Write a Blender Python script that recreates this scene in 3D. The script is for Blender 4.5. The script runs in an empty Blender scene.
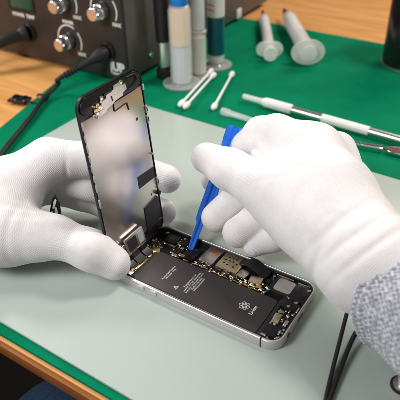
import bpy, bmesh, math, random
import numpy as np
from mathutils import Vector, Matrix

# ------------------------------------------------------------------ basics
# All lengths below are written in millimetres; S turns them into metres.
# The repaired phone lies along x, the bench runs away along +y, z = 0 is the top of the pale work mat.
S = 0.001
random.seed(7)
scene = bpy.context.scene
COL = scene.collection
PI = math.pi


def V(*a):
    return Vector(a[0]) if len(a) == 1 else Vector(a)


# ------------------------------------------------------------------ materials
def new_mat(name):
    m = bpy.data.materials.new(name)
    m.use_nodes = True
    nt = m.node_tree
    return m, nt, nt.nodes['Principled BSDF']


def setp(b, **k):
    for key, v in k.items():
        key = key.replace('_', ' ')
        if key in b.inputs:
            b.inputs[key].default_value = v


def mat(name, col, rough=0.5, metal=0.0, var=0.0, vscale=60.0, bump=0.0, bscale=400.0, spec=0.5,
        trans=0.0, rvar=0.0, coat=0.0, col2=None, ior=1.45, stretch=None, alpha=1.0, sss=0.0):
    """Principled material with procedural colour variation, roughness variation and fine bump."""
    m, nt, b = new_mat(name)
    L = nt.links
    c = (*col, 1)
    setp(b, Base_Color=c, Roughness=rough, Metallic=metal, Specular_IOR_Level=spec, Transmission_Weight=trans,
         Coat_Weight=coat, IOR=ior, Alpha=alpha)
    if sss:
        setp(b, Subsurface_Weight=sss, Subsurface_Scale=0.004)
    tc = nt.nodes.new('ShaderNodeTexCoord')
    vec = tc.outputs['Object']
    if stretch:
        mp = nt.nodes.new('ShaderNodeMapping')
        mp.inputs['Scale'].default_value = stretch
        L.new(vec, mp.inputs['Vector'])
        vec = mp.outputs['Vector']
    if var or col2 or rvar:
        n = nt.nodes.new('ShaderNodeTexNoise')
        n.inputs['Scale'].default_value = vscale
        n.inputs['Detail'].default_value = 6
        n.inputs['Roughness'].default_value = 0.6
        L.new(vec, n.inputs['Vector'])
        if var or col2:
            r = nt.nodes.new('ShaderNodeValToRGB')
            a = tuple(max(0, x * (1 - var)) for x in col)
            z = tuple(min(1, x * (1 + var)) for x in col) if col2 is None else col2
            r.color_ramp.elements[0].color = (*a, 1)
            r.color_ramp.elements[1].color = (*z, 1)
            r.color_ramp.elements[0].position = 0.3
            r.color_ramp.elements[1].position = 0.7
            L.new(n.outputs['Fac'], r.inputs['Fac'])
            L.new(r.outputs['Color'], b.inputs['Base Color'])
        if rvar:
            mr = nt.nodes.new('ShaderNodeMapRange')
            mr.inputs['To Min'].default_value = max(0.02, rough - rvar)
            mr.inputs['To Max'].default_value = min(1, rough + rvar)
            mr.inputs['From Min'].default_value = 0.3
            mr.inputs['From Max'].default_value = 0.7
            L.new(n.outputs['Fac'], mr.inputs['Value'])
            L.new(mr.outputs['Result'], b.inputs['Roughness'])
    if bump:
        n2 = nt.nodes.new('ShaderNodeTexNoise')
        n2.inputs['Scale'].default_value = bscale
        n2.inputs['Detail'].default_value = 4
        L.new(vec, n2.inputs['Vector'])
        bp = nt.nodes.new('ShaderNodeBump')
        bp.inputs['Strength'].default_value = bump
        bp.inputs['Distance'].default_value = 0.0006
        L.new(n2.outputs['Fac'], bp.inputs['Height'])
        L.new(bp.outputs['Normal'], b.inputs['Normal'])
    return m


def knit_mat(name, col, pitch_v, pitch_s, strength, dist, col2=None, heather=0.0, hscale=1.0, wobble=1.6):
    """Knitted cloth: stitch columns and rows follow the cloth through the 'knit' attribute (mm along, mm around)."""
    m, nt, b = new_mat(name)
    L = nt.links
    N = nt.nodes.new
    setp(b, Base_Color=(*col, 1), Roughness=0.92, Specular_IOR_Level=0.15, Sheen_Weight=0.25, Sheen_Roughness=0.5)
    at = N('ShaderNodeAttribute')
    at.attribute_name = 'knit'
    sep = N('ShaderNodeSeparateXYZ')
    L.new(at.outputs['Vector'], sep.inputs['Vector'])

    def mth(op, a, bb=None):
        n = N('ShaderNodeMath')
        n.operation = op
        for i, q in enumerate((a, bb)):
            if q is None:
                continue
            if isinstance(q, (int, float)):
                n.inputs[i].default_value = q
            else:
                L.new(q, n.inputs[i])
        return n.outputs[0]
    tcx = N('ShaderNodeTexCoord')
    wn = N('ShaderNodeTexNoise')
    wn.inputs['Scale'].default_value = 90
    wn.inputs['Detail'].default_value = 3
    L.new(tcx.outputs['Object'], wn.inputs['Vector'])
    wob = mth('MULTIPLY', mth('SUBTRACT', wn.outputs['Fac'], 0.5), wobble * pitch_v)
    sv = mth('SINE', mth('MULTIPLY', mth('ADD', sep.outputs['Y'], wob), 2 * PI / pitch_v))
    # each row is shifted by the V shape of a stitch
    sh = mth('MULTIPLY', mth('ABSOLUTE', sv), 1.2)
    ss = mth('SINE', mth('ADD', mth('MULTIPLY', sep.outputs['X'], 2 * PI / pitch_s), sh))
    h = mth('ADD', mth('MULTIPLY', sv, 0.6), mth('MULTIPLY', ss, 0.4))
    tc = N('ShaderNodeTexCoord')
    nz = N('ShaderNodeTexNoise')
    nz.inputs['Scale'].default_value = 900
    nz.inputs['Detail'].default_value = 3
    L.new(tc.outputs['Object'], nz.inputs['Vector'])
    nb = N('ShaderNodeTexNoise')
    nb.inputs['Scale'].default_value = 55
    nb.inputs['Detail'].default_value = 3
    L.new(tc.outputs['Object'], nb.inputs['Vector'])
    fade = mth('ADD', mth('MULTIPLY', nb.outputs['Fac'], 1.3), -0.15)
    h2 = mth('ADD', mth('MULTIPLY', mth('MULTIPLY', h, fade), sep.outputs['Z']), mth('MULTIPLY', nz.outputs['Fac'], 0.7))
    h3 = mth('ADD', h2, mth('MULTIPLY', nb.outputs['Fac'], 2.2))
    bp = N('ShaderNodeBump')
    bp.inputs['Strength'].default_value = strength
    bp.inputs['Distance'].default_value = dist
    L.new(h3, bp.inputs['Height'])
    L.new(bp.outputs['Normal'], b.inputs['Normal'])
    if not heather:
        gn = N('ShaderNodeTexNoise')
        gn.inputs['Scale'].default_value = 120
        gn.inputs['Detail'].default_value = 8
        gn.inputs['Roughness'].default_value = 0.7
        L.new(tc.outputs['Object'], gn.inputs['Vector'])
        gr_ = N('ShaderNodeValToRGB')
        gr_.color_ramp.elements[0].position = 0.28
        gr_.color_ramp.elements[1].position = 0.55
        gr_.color_ramp.elements[0].color = (col[0] * .93, col[1] * .92, col[2] * .915, 1)
        gr_.color_ramp.elements[1].color = (*col, 1)
        L.new(gn.outputs['Fac'], gr_.inputs['Fac'])
        L.new(gr_.outputs['Color'], b.inputs['Base Color'])
    if heather:
        n3 = N('ShaderNodeTexNoise')
        n3.inputs['Scale'].default_value = 330 * hscale
        n3.inputs['Detail'].default_value = 2
        L.new(tc.outputs['Object'], n3.inputs['Vector'])
        r = N('ShaderNodeValToRGB')
        r.color_ramp.elements[0].position = 0.38
        r.color_ramp.elements[1].position = 0.62
        r.color_ramp.elements[0].color = (*col, 1)
        r.color_ramp.elements[1].color = (*col2, 1)
        L.new(mth('ADD', mth('MULTIPLY', n3.outputs['Fac'], 0.75), mth('ADD', mth('MULTIPLY', mth('MULTIPLY', sv, ss), 0.15), 0.135)), r.inputs['Fac'])
        L.new(r.outputs['Color'], b.inputs['Base Color'])
    return m


def wood_mat(name, dark, light, scale=(4, 40, 40), rough=0.42):
    m, nt, b = new_mat(name)
    L = nt.links
    N = nt.nodes.new
    tc = N('ShaderNodeTexCoord')
    mp = N('ShaderNodeMapping')
    mp.inputs['Scale'].default_value = scale
    L.new(tc.outputs['Object'], mp.inputs['Vector'])
    n = N('ShaderNodeTexNoise')
    n.inputs['Scale'].default_value = 1.6
    n.inputs['Detail'].default_value = 8
    n.inputs['Distortion'].default_value = 1.2
    L.new(mp.outputs['Vector'], n.inputs['Vector'])
    r = N('ShaderNodeValToRGB')
    r.color_ramp.elements[0].position = 0.3
    r.color_ramp.elements[1].position = 0.72
    r.color_ramp.elements[0].color = (*dark, 1)
    r.color_ramp.elements[1].color = (*light, 1)
    L.new(n.outputs['Fac'], r.inputs['Fac'])
    L.new(r.outputs['Color'], b.inputs['Base Color'])
    setp(b, Roughness=rough, Specular_IOR_Level=0.4)
    bp = N('ShaderNodeBump')
    bp.inputs['Strength'].default_value = 0.15
    bp.inputs['Distance'].default_value = 0.0005
    L.new(n.outputs['Fac'], bp.inputs['Height'])
    L.new(bp.outputs['Normal'], b.inputs['Normal'])
    return m


M = {}
M['glove'] = knit_mat('white_knit', (0.84, 0.815, 0.815), 1.2, 1.1, 0.30, 0.0004)
M['sleeve'] = knit_mat('grey_knit', (0.27, 0.28, 0.335), 3.0, 3.4, 0.6, 0.0012, (0.56, 0.565, 0.62), 1.0, 1.0, 1.0)
M['jeans'] = mat('blue_denim', (0.012, 0.036, 0.08), 0.9, var=0.4, vscale=500, bump=0.6, bscale=1200)
M['pale_mat'] = mat('pale_mat_vinyl', (0.43, 0.495, 0.452), 0.25, bump=0.02, bscale=3000, spec=0.5)
M['pale_edge'] = mat('pale_mat_side', (0.50, 0.56, 0.50), 0.5)
M['green'] = mat('green_mat_rubber', (0.0003, 0.180, 0.084), 0.75, var=0.10, vscale=40, bump=0.15, bscale=1500, spec=0.06)
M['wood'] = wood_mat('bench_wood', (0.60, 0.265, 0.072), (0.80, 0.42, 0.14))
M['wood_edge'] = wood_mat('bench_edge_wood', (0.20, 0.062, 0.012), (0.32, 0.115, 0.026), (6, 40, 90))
M['floor'] = mat('dark_floor', (0.018, 0.012, 0.010), 0.7, var=0.3, vscale=6)
M['psu'] = mat('dark_enamel', (0.040, 0.034, 0.034), 0.45, var=0.12, vscale=30, bump=0.25, bscale=1400, spec=0.45)
M['psu_side'] = mat('dark_brown_enamel', (0.12, 0.10, 0.095), 0.5, var=0.12, vscale=30, bump=0.3, bscale=1400)
M['chrome'] = mat('chrome', (0.86, 0.86, 0.86), 0.14, 1.0, rvar=0.05, vscale=300)
M['steel'] = mat('brushed_steel', (0.80, 0.76, 0.73), 0.3, 1.0, rvar=0.08, vscale=30, stretch=(300, 6, 6))
M['brass_cap'] = mat('warm_chrome', (0.85, 0.78, 0.73), 0.30, 0.9)
M['black'] = mat('black_plastic', (0.012, 0.011, 0.012), 0.38, var=0.2, vscale=120, spec=0.5)
M['black_rubber'] = mat('black_rubber', (0.013, 0.012, 0.013), 0.5, bump=0.2, bscale=900)
M['black_gloss'] = mat('black_gloss', (0.008, 0.008, 0.009), 0.15)
M['white_paint'] = mat('white_print', (0.82, 0.82, 0.80), 0.6)
M['print_grey'] = mat('grey_print', (0.62, 0.62, 0.61), 0.6)
M['lcd'] = mat('green_display_window', (0.004, 0.09, 0.055), 0.18, var=0.1, vscale=80)
M['alu'] = mat('anodised_silver', (0.70, 0.66, 0.665), 0.42, 0.55, bump=0.12, bscale=2600, rvar=0.05, vscale=40)
M['alu_cut'] = mat('polished_edge', (0.86, 0.84, 0.83), 0.16, 1.0)
M['bay'] = mat('bay_black', (0.012, 0.011, 0.012), 0.5, var=0.35, vscale=300, bump=0.3, bscale=900)
M['battery'] = mat('battery_wrap', (0.050, 0.042, 0.042), 0.42, var=0.08, vscale=60, bump=0.12, bscale=1500, spec=0.45)
M['pcb'] = mat('circuit_board', (0.012, 0.014, 0.016), 0.4, var=0.5, vscale=700)
M['gold'] = mat('gold_contact', (0.85, 0.58, 0.25), 0.28, 1.0, var=0.15, vscale=500)
M['shield_gold'] = mat('tinned_shield_warm', (0.80, 0.68, 0.48), 0.32, 1.0, var=0.12, vscale=150, rvar=0.1, bump=0.1, bscale=800)
M['shield'] = mat('tinned_shield', (0.72, 0.68, 0.62), 0.32, 1.0, var=0.1, vscale=150, rvar=0.1, bump=0.1, bscale=800)
M['copper'] = mat('copper_foil', (0.75, 0.34, 0.18), 0.35, 1.0, var=0.25, vscale=300)
M['plate'] = mat('screen_back_steel', (0.84, 0.775, 0.745), 0.25, 0.95, var=0.04, vscale=14)
M['sticker'] = mat('dull_grey_label', (0.62, 0.60, 0.575), 0.5, 0.3, var=0.06, vscale=200)
M['bracket'] = mat('bright_bracket', (0.88, 0.80, 0.76), 0.38, 0.7, var=0.06, vscale=300)
M['speaker_label'] = mat('warm_grey_label', (0.40, 0.355, 0.335), 0.5, 0.2, var=0.06, vscale=200)
M['tape'] = mat('black_tape', (0.028, 0.027, 0.029), 0.55, bump=0.15, bscale=900)
M['bezel'] = mat('display_bezel', (0.016, 0.0155, 0.017), 0.3, var=0.2, vscale=100)
M['blue'] = mat('blue_plastic', (0.020, 0.165, 0.74), 0.36, var=0.10, vscale=160, rvar=0.1, bump=0.12, bscale=700, spec=0.5, coat=0.2)
M['blue_cap'] = mat('bright_blue_cap', (0.005, 0.24, 0.72), 0.35)
M['clear'] = mat('clear_plastic', (0.92, 0.92, 0.92), 0.10, alpha=0.34, spec=1.0)
M['frost'] = mat('frosted_plastic', (0.93, 0.92, 0.90), 0.30, var=0.05, vscale=90, alpha=0.52, spec=0.8)
M['amber'] = mat('amber_flux', (0.94, 0.67, 0.39), 0.25, var=0.05, vscale=50, alpha=0.82, spec=0.7)
M['cream'] = mat('cream_flux', (0.82, 0.78, 0.62), 0.25, var=0.05, vscale=50, alpha=0.75, spec=0.7)
M['white_plastic'] = mat('white_plastic', (0.80, 0.79, 0.77), 0.4, var=0.04, vscale=90, sss=0.2)
M['milky'] = mat('milky_plunger', (0.84, 0.86, 0.88), 0.25, alpha=0.6, spec=0.7)
M['teal'] = mat('teal_label', (0.0, 0.095, 0.125), 0.35, var=0.08, vscale=60)
M['paper'] = mat('paper_label', (0.78, 0.74, 0.70), 0.6)
M['red_print'] = mat('red_print', (0.6, 0.10, 0.05), 0.6)
M['cotton'] = mat('cotton', (0.85, 0.84, 0.82), 0.95, bump=0.6, bscale=1500, sss=0.2)
M['stick'] = mat('swab_stick', (0.84, 0.83, 0.81), 0.55)
M['wine'] = mat('dark_red_tip_reflection', (0.12, 0.02, 0.015), 0.3, var=0.25, vscale=200)  # syringe tip cap colour; on the scraper blade a painted reflection
M['screen_glass'] = mat('display_glass', (0.006, 0.006, 0.008), 0.06)


# ------------------------------------------------------------------ mesh helpers
class MB:
    """Collects shapes, in mm, into one mesh."""

    def __init__(self):
        self.bm = bmesh.new()

    def box(self, c, s, bev=0.0, rot=None, seg=2):
        r = bmesh.ops.create_cube(self.bm, size=1)
        vs = r['verts']
        mt = Matrix.Translation(V(c)) @ (rot.to_4x4() if rot else Matrix()) @ Matrix.Diagonal((*s, 1))
        bmesh.ops.transform(self.bm, matrix=mt, verts=vs)
        if bev:
            es = list({e for v in vs for e in v.link_edges})
            bmesh.ops.bevel(self.bm, geom=es, offset=bev, segments=seg, affect='EDGES', profile=0.5)
        return self

    def bar(self, a, b, w, h, bev=0.0, up=(0, 0, 1)):
        a, b = V(a), V(b)
        x = (b - a).normalized()
        y = V(up).cross(x).normalized()
        z = x.cross(y)
        rot = Matrix((x, y, z)).transposed()
        return self.box((a + b) / 2, ((b - a).length, w, h), bev, rot)

    def lathe(self, prof, o=(0, 0, 0), axis=(0, 0, 1), seg=40, flute=0, depth=0.0):
        """prof: (radius, height) list; open ends are closed with a cap when radius > 0."""
        ax = V(axis).normalized()
        q = V((0, 0, 1)).rotation_difference(ax).to_matrix()
        rings = []
        for (r, h) in prof:
            ring = []
            for i in range(seg):
                a = 2 * PI * i / seg
                rr = r
                if flute and r > 0:
                    rr = r * (1 - depth * (0.5 + 0.5 * math.cos(flute * a)))
                ring.append(self.bm.verts.new(V(o) + q @ V((rr * math.cos(a), rr * math.sin(a), h))))
            rings.append(ring)
        for k in range(len(rings) - 1):
            for i in range(seg):
                j = (i + 1) % seg
                self.bm.faces.new((rings[k][i], rings[k][j], rings[k + 1][j], rings[k + 1][i]))
        for ring, flip in ((rings[0], True), (rings[-1], False)):
            try:
                self.bm.faces.new(ring[::-1] if flip else ring)
            except ValueError:
                pass
        return self

    def cyl(self, a, b, r0, r1=None, seg=24, bev=0.0):
        a, b = V(a), V(b)
        r1 = r0 if r1 is None else r1
        L = (b - a).length
        if bev:
            pr = [(r0 - bev, 0), (r0 - bev * .3, bev * .3), (r0, bev), (r1, L - bev), (r1 - bev * .3, L - bev * .3), (r1 - bev, L)]
        else:
            pr = [(r0, 0), (r1, L)]
        return self.lathe(pr, a, b - a, seg)

    def tube(self, pts, r, seg=14, sub=8, rf=None):
        P = [V(p) for p in pts]
        if sub > 1 and len(P) > 2:
            Q = []
            E = [P[0] * 2 - P[1]] + P + [P[-1] * 2 - P[-2]]
            for i in range(1, len(E) - 2):
                p0, p1, p2, p3 = E[i - 1:i + 3]
                for k in range(sub):
                    t = k / sub
                    Q.append(0.5 * ((2 * p1) + (p2 - p0) * t + (2 * p0 - 5 * p1 + 4 * p2 - p3) * t * t + (3 * p1 - p0 - 3 * p2 + p3) * t ** 3))
            Q.append(P[-1])
            P = Q
        n = len(P)
        rings = []
        nrm = None
        for i in range(n):
            t = (P[min(i + 1, n - 1)] - P[max(i - 1, 0)]).normalized()
            if nrm is None:
                nrm = t.orthogonal().normalized()
            nrm = (nrm - t * nrm.dot(t)).normalized()
            bi = t.cross(nrm)
            rr = rf(i / (n - 1)) * r if rf else r
            rings.append([self.bm.verts.new(P[i] + (nrm * math.cos(2 * PI * k / seg) + bi * math.sin(2 * PI * k / seg)) * rr) for k in range(seg)])
        for k in range(n - 1):
            for i in range(seg):
                j = (i + 1) % seg
                self.bm.faces.new((rings[k][i], rings[k][j], rings[k + 1][j], rings[k + 1][i]))
        self.bm.faces.new(rings[0][::-1])
        self.bm.faces.new(rings[-1])
        return self

    def prism(self, outline, h0, h1, mt=None, bev=0.0, seg=2):
        """Extruded polygon: outline (x, y) from z = h0 to h1, then matrix mt."""
        lo = [self.bm.verts.new((x, y, h0)) for x, y in outline]
        hi = [self.bm.verts.new((x, y, h1)) for x, y in outline]
        n = len(outline)
        fs = [self.bm.faces.new(lo[::-1]), self.bm.faces.new(hi)]
        for i in range(n):
            j = (i + 1) % n
            fs.append(self.bm.faces.new((lo[i], lo[j], hi[j], hi[i])))
        vs = lo + hi
        if bev:
            es = [e for e in fs[1].edges]
            g = bmesh.ops.bevel(self.bm, geom=es, offset=bev, segments=seg, affect='EDGES', profile=0.5)
            vs = list({v for v in vs if v.is_valid} | set(g['verts']))
        if mt:
            bmesh.ops.transform(self.bm, matrix=mt, verts=vs)
        return self

    def ring(self, outer, inner, h0, h1, mt=None):
        """A walled frame between two outlines with the same number of points."""
        n = len(outer)
        vs = [[self.bm.verts.new((x, y, h)) for x, y in o] for o, h in ((outer, h0), (outer, h1), (inner, h1), (inner, h0))]
        for k in range(4):
            a, b = vs[k], vs[(k + 1) % 4]
            for i in range(n):
                j = (i + 1) % n
                self.bm.faces.new((a[i], a[j], b[j], b[i]))
        if mt:
            bmesh.ops.transform(self.bm, matrix=mt, verts=[v for q in vs for v in q])
        return self

    def build(self, name, material, parent=None, smooth=35, o=(0, 0, 0), kind=None):
        """Link everything collected as ONE mesh object; o is the mm point that becomes the object's own origin (its thing's base)."""
        bmesh.ops.recalc_face_normals(self.bm, faces=self.bm.faces)
        for v in self.bm.verts:
            v.co = (v.co - V(o)) * S
        me = bpy.data.meshes.new(name)
        self.bm.to_mesh(me)
        self.bm.free()
        me.materials.append(material)
        if smooth:
            me.shade_smooth() if hasattr(me, 'shade_smooth') else None
            try:
                me.set_sharp_from_angle(angle=math.radians(smooth))
            except Exception:
                pass
        ob = bpy.data.objects.new(name, me)
        COL.objects.link(ob)
        if parent:
            ob.parent = parent
        if kind:
            ob['kind'] = kind
        return ob


def tag(o, label, cat, group=None):
    o['label'] = label
    o['category'] = cat
    if group:
        o['group'] = group
    return o


def thing(name, label, cat, loc=(0, 0, 0), group=None):
    o = bpy.data.objects.new(name, None)
    o.empty_display_size = 0.01
    o.location = V(loc) * S
    COL.objects.link(o)
    return tag(o, label, cat, group)


def copy_tree(o, parent=None):
    c = o.copy()
    COL.objects.link(c)
    c.parent = parent
    for ch in list(o.children):
        copy_tree(ch, c)
    return c


def text(body, size, mt, name, material, parent, o=(0, 0, 0), depth=0.03, spacing=1.0, bold=0.0):
    """Lettering as a thin solid mesh; mt places it (mm)."""
    cu = bpy.data.curves.new('lettering', 'FONT')
    cu.body = body
    cu.size = size
    cu.extrude = depth
    cu.offset = bold
    cu.space_character = spacing
    cu.align_x = 'CENTER'
    cu.align_y = 'CENTER'
    cu.resolution_u = 3
    t = bpy.data.objects.new('lettering', cu)
    COL.objects.link(t)
    dg = bpy.context.evaluated_depsgraph_get()
    me = bpy.data.meshes.new_from_object(t.evaluated_get(dg))
    bpy.data.objects.remove(t)
    me.name = name
    me.transform(Matrix.Scale(S, 4) @ Matrix.Translation(-V(o)) @ mt)
    me.materials.clear()
    me.materials.append(material)
    ob = bpy.data.objects.new(name, me)
    COL.objects.link(ob)
    ob.parent = parent
    return ob


def rrect(x0, x1, y0, y1, r, n=8):
    out = []
    for cx, cy, a in ((x1 - r, y1 - r, 0), (x0 + r, y1 - r, 90), (x0 + r, y0 + r, 180), (x1 - r, y0 + r, 270)):
        for k in range(n + 1):
            t = math.radians(a + 90 * k / n)
            out.append((cx + r * math.cos(t), cy + r * math.sin(t)))
    return out


def frame_mat(o, x, y):
    """Matrix whose x and y axes run along the given directions."""
    x = V(x).normalized()
    y = (V(y) - x * V(y).dot(x)).normalized()
    z = x.cross(y)
    m = Matrix((x, y, z)).transposed().to_4x4()
    m.translation = V(o)
    return m


# ------------------------------------------------------------------ setting: floor, bench, mats
MB().box((0, 250, -745), (6000, 6000, 10)).build('floor', M['floor'], kind='structure')

bench = thing('workbench', 'orange wood workbench top under the green mat', 'workbench', (0, 250, -3.6))
o = (0, 250, -3.6)
MB().box((0, 323.2, -9.1), (1900, 855, 11), .6).build('tabletop', M['wood'], bench, o=o)
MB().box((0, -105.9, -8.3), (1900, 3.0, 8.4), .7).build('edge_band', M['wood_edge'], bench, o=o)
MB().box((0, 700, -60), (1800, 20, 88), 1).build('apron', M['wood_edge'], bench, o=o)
for sx in (-1, 1):
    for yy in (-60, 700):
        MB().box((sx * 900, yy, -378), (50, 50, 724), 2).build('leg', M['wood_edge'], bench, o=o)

g = MB()
g.prism([(-243, -102), (640, -102), (640, 484), (-405, 484)], -3.55, -1.5)
gm = g.build('green_mat', M['green'], smooth=0)
tag(gm, 'large saturated green rubber mat covering the wooden bench', 'bench mat')

pm = MB()
ang = math.radians(-0.75)
ca, sa = math.cos(ang), math.sin(ang)
out = [(x * ca - y * sa, x * sa + y * ca) for x, y in rrect(-243, 175, -97, 187, 4)]
pm.prism(out, -1.45, 0.0, bev=0.35)
pmo = pm.build('work_mat', M['pale_mat'])
tag(pmo, 'pale grey green work mat lying under the opened phone', 'work mat')

# ------------------------------------------------------------------ the phone
L2, W2, H = 61.9, 29.3, 7.6
phone = thing('smartphone', 'opened silver smartphone with its screen lifted and battery exposed', 'smartphone', (0, 0, 0))
CR = 8.6

hs = MB()
# housing: outer shell with chamfered edge, hollow inside
def loop(inset, z):
    return [hs.bm.verts.new((x, y, z)) for x, y in rrect(-L2 + inset, L2 - inset, -W2 + inset, W2 - inset, CR - inset, 10)]
rings = [loop(1.0, 0.0), loop(0.3, 0.25), loop(0.0, 0.9), loop(0.0, 6.9)]
for a, b in zip(rings[:-1], rings[1:]):
    for i in range(len(a)):
        j = (i + 1) % len(a)
        hs.bm.faces.new((a[i], a[j], b[j], b[i]))
hs.bm.faces.new(rings[0][::-1])
inn = [loop(0.65, 7.45), loop(1.25, 7.45), loop(1.5, 1.2)]
for i in range(len(rings[0])):
    j = (i + 1) % len(rings[0])
    hs.bm.faces.new((inn[0][i], inn[0][j], inn[1][j], inn[1][i]))
    hs.bm.faces.new((inn[1][i], inn[1][j], inn[2][j], inn[2][i]))
hs.bm.faces.new(inn[2])
cham = rings[3], inn[0]
for i in range(len(rings[0])):
    j = (i + 1) % len(rings[0])
    hs.bm.faces.new((cham[0][i], cham[0][j], cham[1][j], cham[1][i]))
housing = hs.build('housing', M['alu'], phone)
rm = MB()
rm.ring(rrect(-L2 + .30, L2 - .30, -W2 + .30, W2 - .30, CR - .30, 10), rrect(-L2 + .85, L2 - .85, -W2 + .85, W2 - .85, CR - .85, 10), 7.25, 7.58)
rm.build('polished_rim', M['alu_cut'], housing)
rm = MB()
rm.ring(rrect(-L2 + 1.25, L2 - 1.25, -W2 + 1.25, W2 - 1.25, CR - 1.25, 10), rrect(-L2 + 2.3, L2 - 2.3, -W2 + 2.3, W2 - 2.3, CR - 2.3, 10), 1.4, 6.9)
rm.build('inner_lining', M['bay'], housing)
# volume buttons and antenna break on the near long side, sockets on the right end
for bx in (-36.5, -26.5):
    b = MB()
    b.prism(rrect(-3.1, 3.1, -1.35, 1.35, 1.3, 6), 0, 0.9, frame_mat((bx, -W2 + .1, 4.0), (1, 0, 0), (0, 0, 1)), bev=0.25)
    b.build('volume_button', M['alu'], housing)
MB().box((50.6, -W2 + .9, 4.0), (0.9, 2.0, 7.3)).build('antenna_break', M['black'], housing)
sk = MB()
sk.prism(rrect(-4.2, 4.2, -1.15, 1.15, 1.1, 6), -0.5, 0.06, frame_mat((L2, 1, 3.8), (0, 1, 0), (0, 0, 1)))
sk.build('charging_socket', M['black'], housing)
for y in (-9.5, -12, -14.5, -17, 9.5, 12):
    pass
sg = MB()
for y in (8.8, 10.6, 12.4, 14.2, 16.0):
    sg.cyl((L2 - .5, y, 3.8), (L2 + .05, y, 3.8), 0.55, seg=12)
sg.build('speaker_holes', M['black'], housing)
MB().cyl((L2 - .5, -15.5, 3.8), (L2 + .06, -15.5, 3.8), 1.9, seg=24).build('audio_socket', M['black'], housing)
for yy in (-6.3, 8.0 - 0.9):
    MB().cyl((L2 - .5, yy, 3.8), (L2 + .12, yy, 3.8), 0.7, seg=16).build('end_screw', M['chrome'], housing)

# tray behind the parts: circuit board strip and dark tray
bd = MB()
bd.prism(rrect(-36, 34, 6.0, 26.6, 1.5, 4), 1.4, 2.6)
board = bd.build('circuit_board', M['pcb'], phone)

fb = MB(); fb.prism(rrect(-59.6, 59.6, -27.0, 27.0, 6.6, 8), 1.21, 1.33); fb.build('bay_liner', M['bay'], phone)
# battery
bt = MB()
bt.prism(rrect(-45.2, 45.6, -26.6, 4.0, 1.4, 5), 1.35, 6.3, bev=0.8, seg=3)
battery = bt.build('battery', M['battery'], phone)
MB().box((47.0, -11.5, 5.2), (2.6, 29.0, 1.2), 0.4).build('battery_tab', M['tape'], battery)
MB().box((-46.6, -11.5, 5.2), (2.4, 29.0, 1.2), 0.4).build('battery_tab', M['tape'], battery)
TX = lambda x, y, z=6.32: frame_mat((x, y, z), (0, 1, 0), (-1, 0, 0))
text('Authorized Service\nProvider Only', 1.9, TX(-26.5, -10.6), 'battery_lettering', M['print_grey'], battery, bold=.02)
text('Potential for fire or\nburning. Do not disassemble,\npuncture, crush, heat or burn.\nReplace only with\nauthorized battery.', 1.75, TX(-7.6, -9.6), 'battery_lettering', M['print_grey'], battery, bold=.02)
tr = MB()
tm = TX(-15.6, -19.6)
def triring(R, q):
    return [(R * math.cos(math.radians(90 + 120 * k)), R * math.sin(math.radians(90 + 120 * k)) - .3) for k in range(3)]
tr.ring(triring(2.0, 0), triring(1.35, 0), 0, 0.06, tm)
tr.prism([(-0.17, -0.38), (0.17, -0.38), (0.21, 0.75), (-0.21, 0.75)], 0, 0.06, tm)
tr.prism([(-0.17, -0.75), (0.17, -0.75), (0.17, -0.51), (-0.17, -0.51)], 0, 0.06, tm)
tr.build('warning_triangle', M['print_grey'], battery, smooth=0)
em = MB()
tm = TX(29.6, -10.6)
def hexo(cx, cy, r, rot, n=6):
    return [(cx + r * math.cos(rot + 2 * PI * k / n), cy + r * math.sin(rot + 2 * PI * k / n)) for k in range(n)]
for k in range(6):
    a = 2 * PI * k / 6 + PI / 6
    em.ring(hexo(2.35 * math.cos(a), 2.35 * math.sin(a), 1.33, a, 5), hexo(2.35 * math.cos(a), 2.35 * math.sin(a), 0.86, a, 5), 0, 0.06, tm)
em.ring(hexo(0, 0, 1.25, 0), hexo(0, 0, 0.95, 0), 0.01, 0.055, tm)
em.build('recycling_emblem', M['white_paint'], battery, smooth=0)
text('Li-ion', 3.5, TX(36.0, -11.2), 'battery_lettering', M['white_paint'], battery, bold=.06)

# logic board parts along the far side
def part_box(name, c, s, m, par, bev=0.25, rot=0):
    return MB().box(c, s, bev, Matrix.Rotation(math.radians(rot), 3, 'Z')).build(name, m, par)

part_box('metal_shield', (-13.5, 20.0, 3.9), (10.5, 15.5, 2.4), M['shield'], board)
part_box('copper_patch', (-12.5, 24.2, 5.16), (6.0, 4.6, 0.12), M['copper'], board, 0.03, 8)
part_box('metal_shield', (2.2, 20.0, 4.0), (16.2, 14.6, 2.6), M['shield_gold'], board)
ho = MB()
for (hx, hy) in ((-1.0, 24.5), (1.6, 24.6), (4.2, 24.7), (0.6, 21.6), (3.2, 21.7), (6.4, 20.5), (-2.0, 18.2), (0.8, 17.4), (5.4, 17.2), (-2.6, 21.4)):
    ho.cyl((hx, hy, 5.2), (hx, hy, 5.36), 0.75, seg=12)
ho.build('shield_holes', M['black'], board)
part_box('chip', (-26.5, 15.2, 3.5), (9.0, 12.0, 1.6), M['black_gloss'], board, 0.15)
part_box('chip', (-21.0, 24.2, 3.0), (4.0, 3.0, 1.0), M['black'], board, 0.1)
for (x, y, sx, sy) in ((-16.5, 11.0, 3.6, 2.4), (-9.5, 10.6, 2.8, 2.8), (-2.5, 10.8, 4.2, 2.2), (5.0, 10.6, 3.0, 2.6), (11.5, 9.6, 2.6, 3.0), (17.5, 9.4, 3.4, 2.2), (19.6, 18.6, 3.0, 3.6), (30.6, 19.0, 4.0, 3.4), (-35.0, 12.8, 3.2, 4.0), (-34.6, 19.0, 3.6, 3.2)):
    part_box('chip', (x, y, 3.3), (sx, sy, 1.4), M['black_gloss'], board, 0.12)
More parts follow.
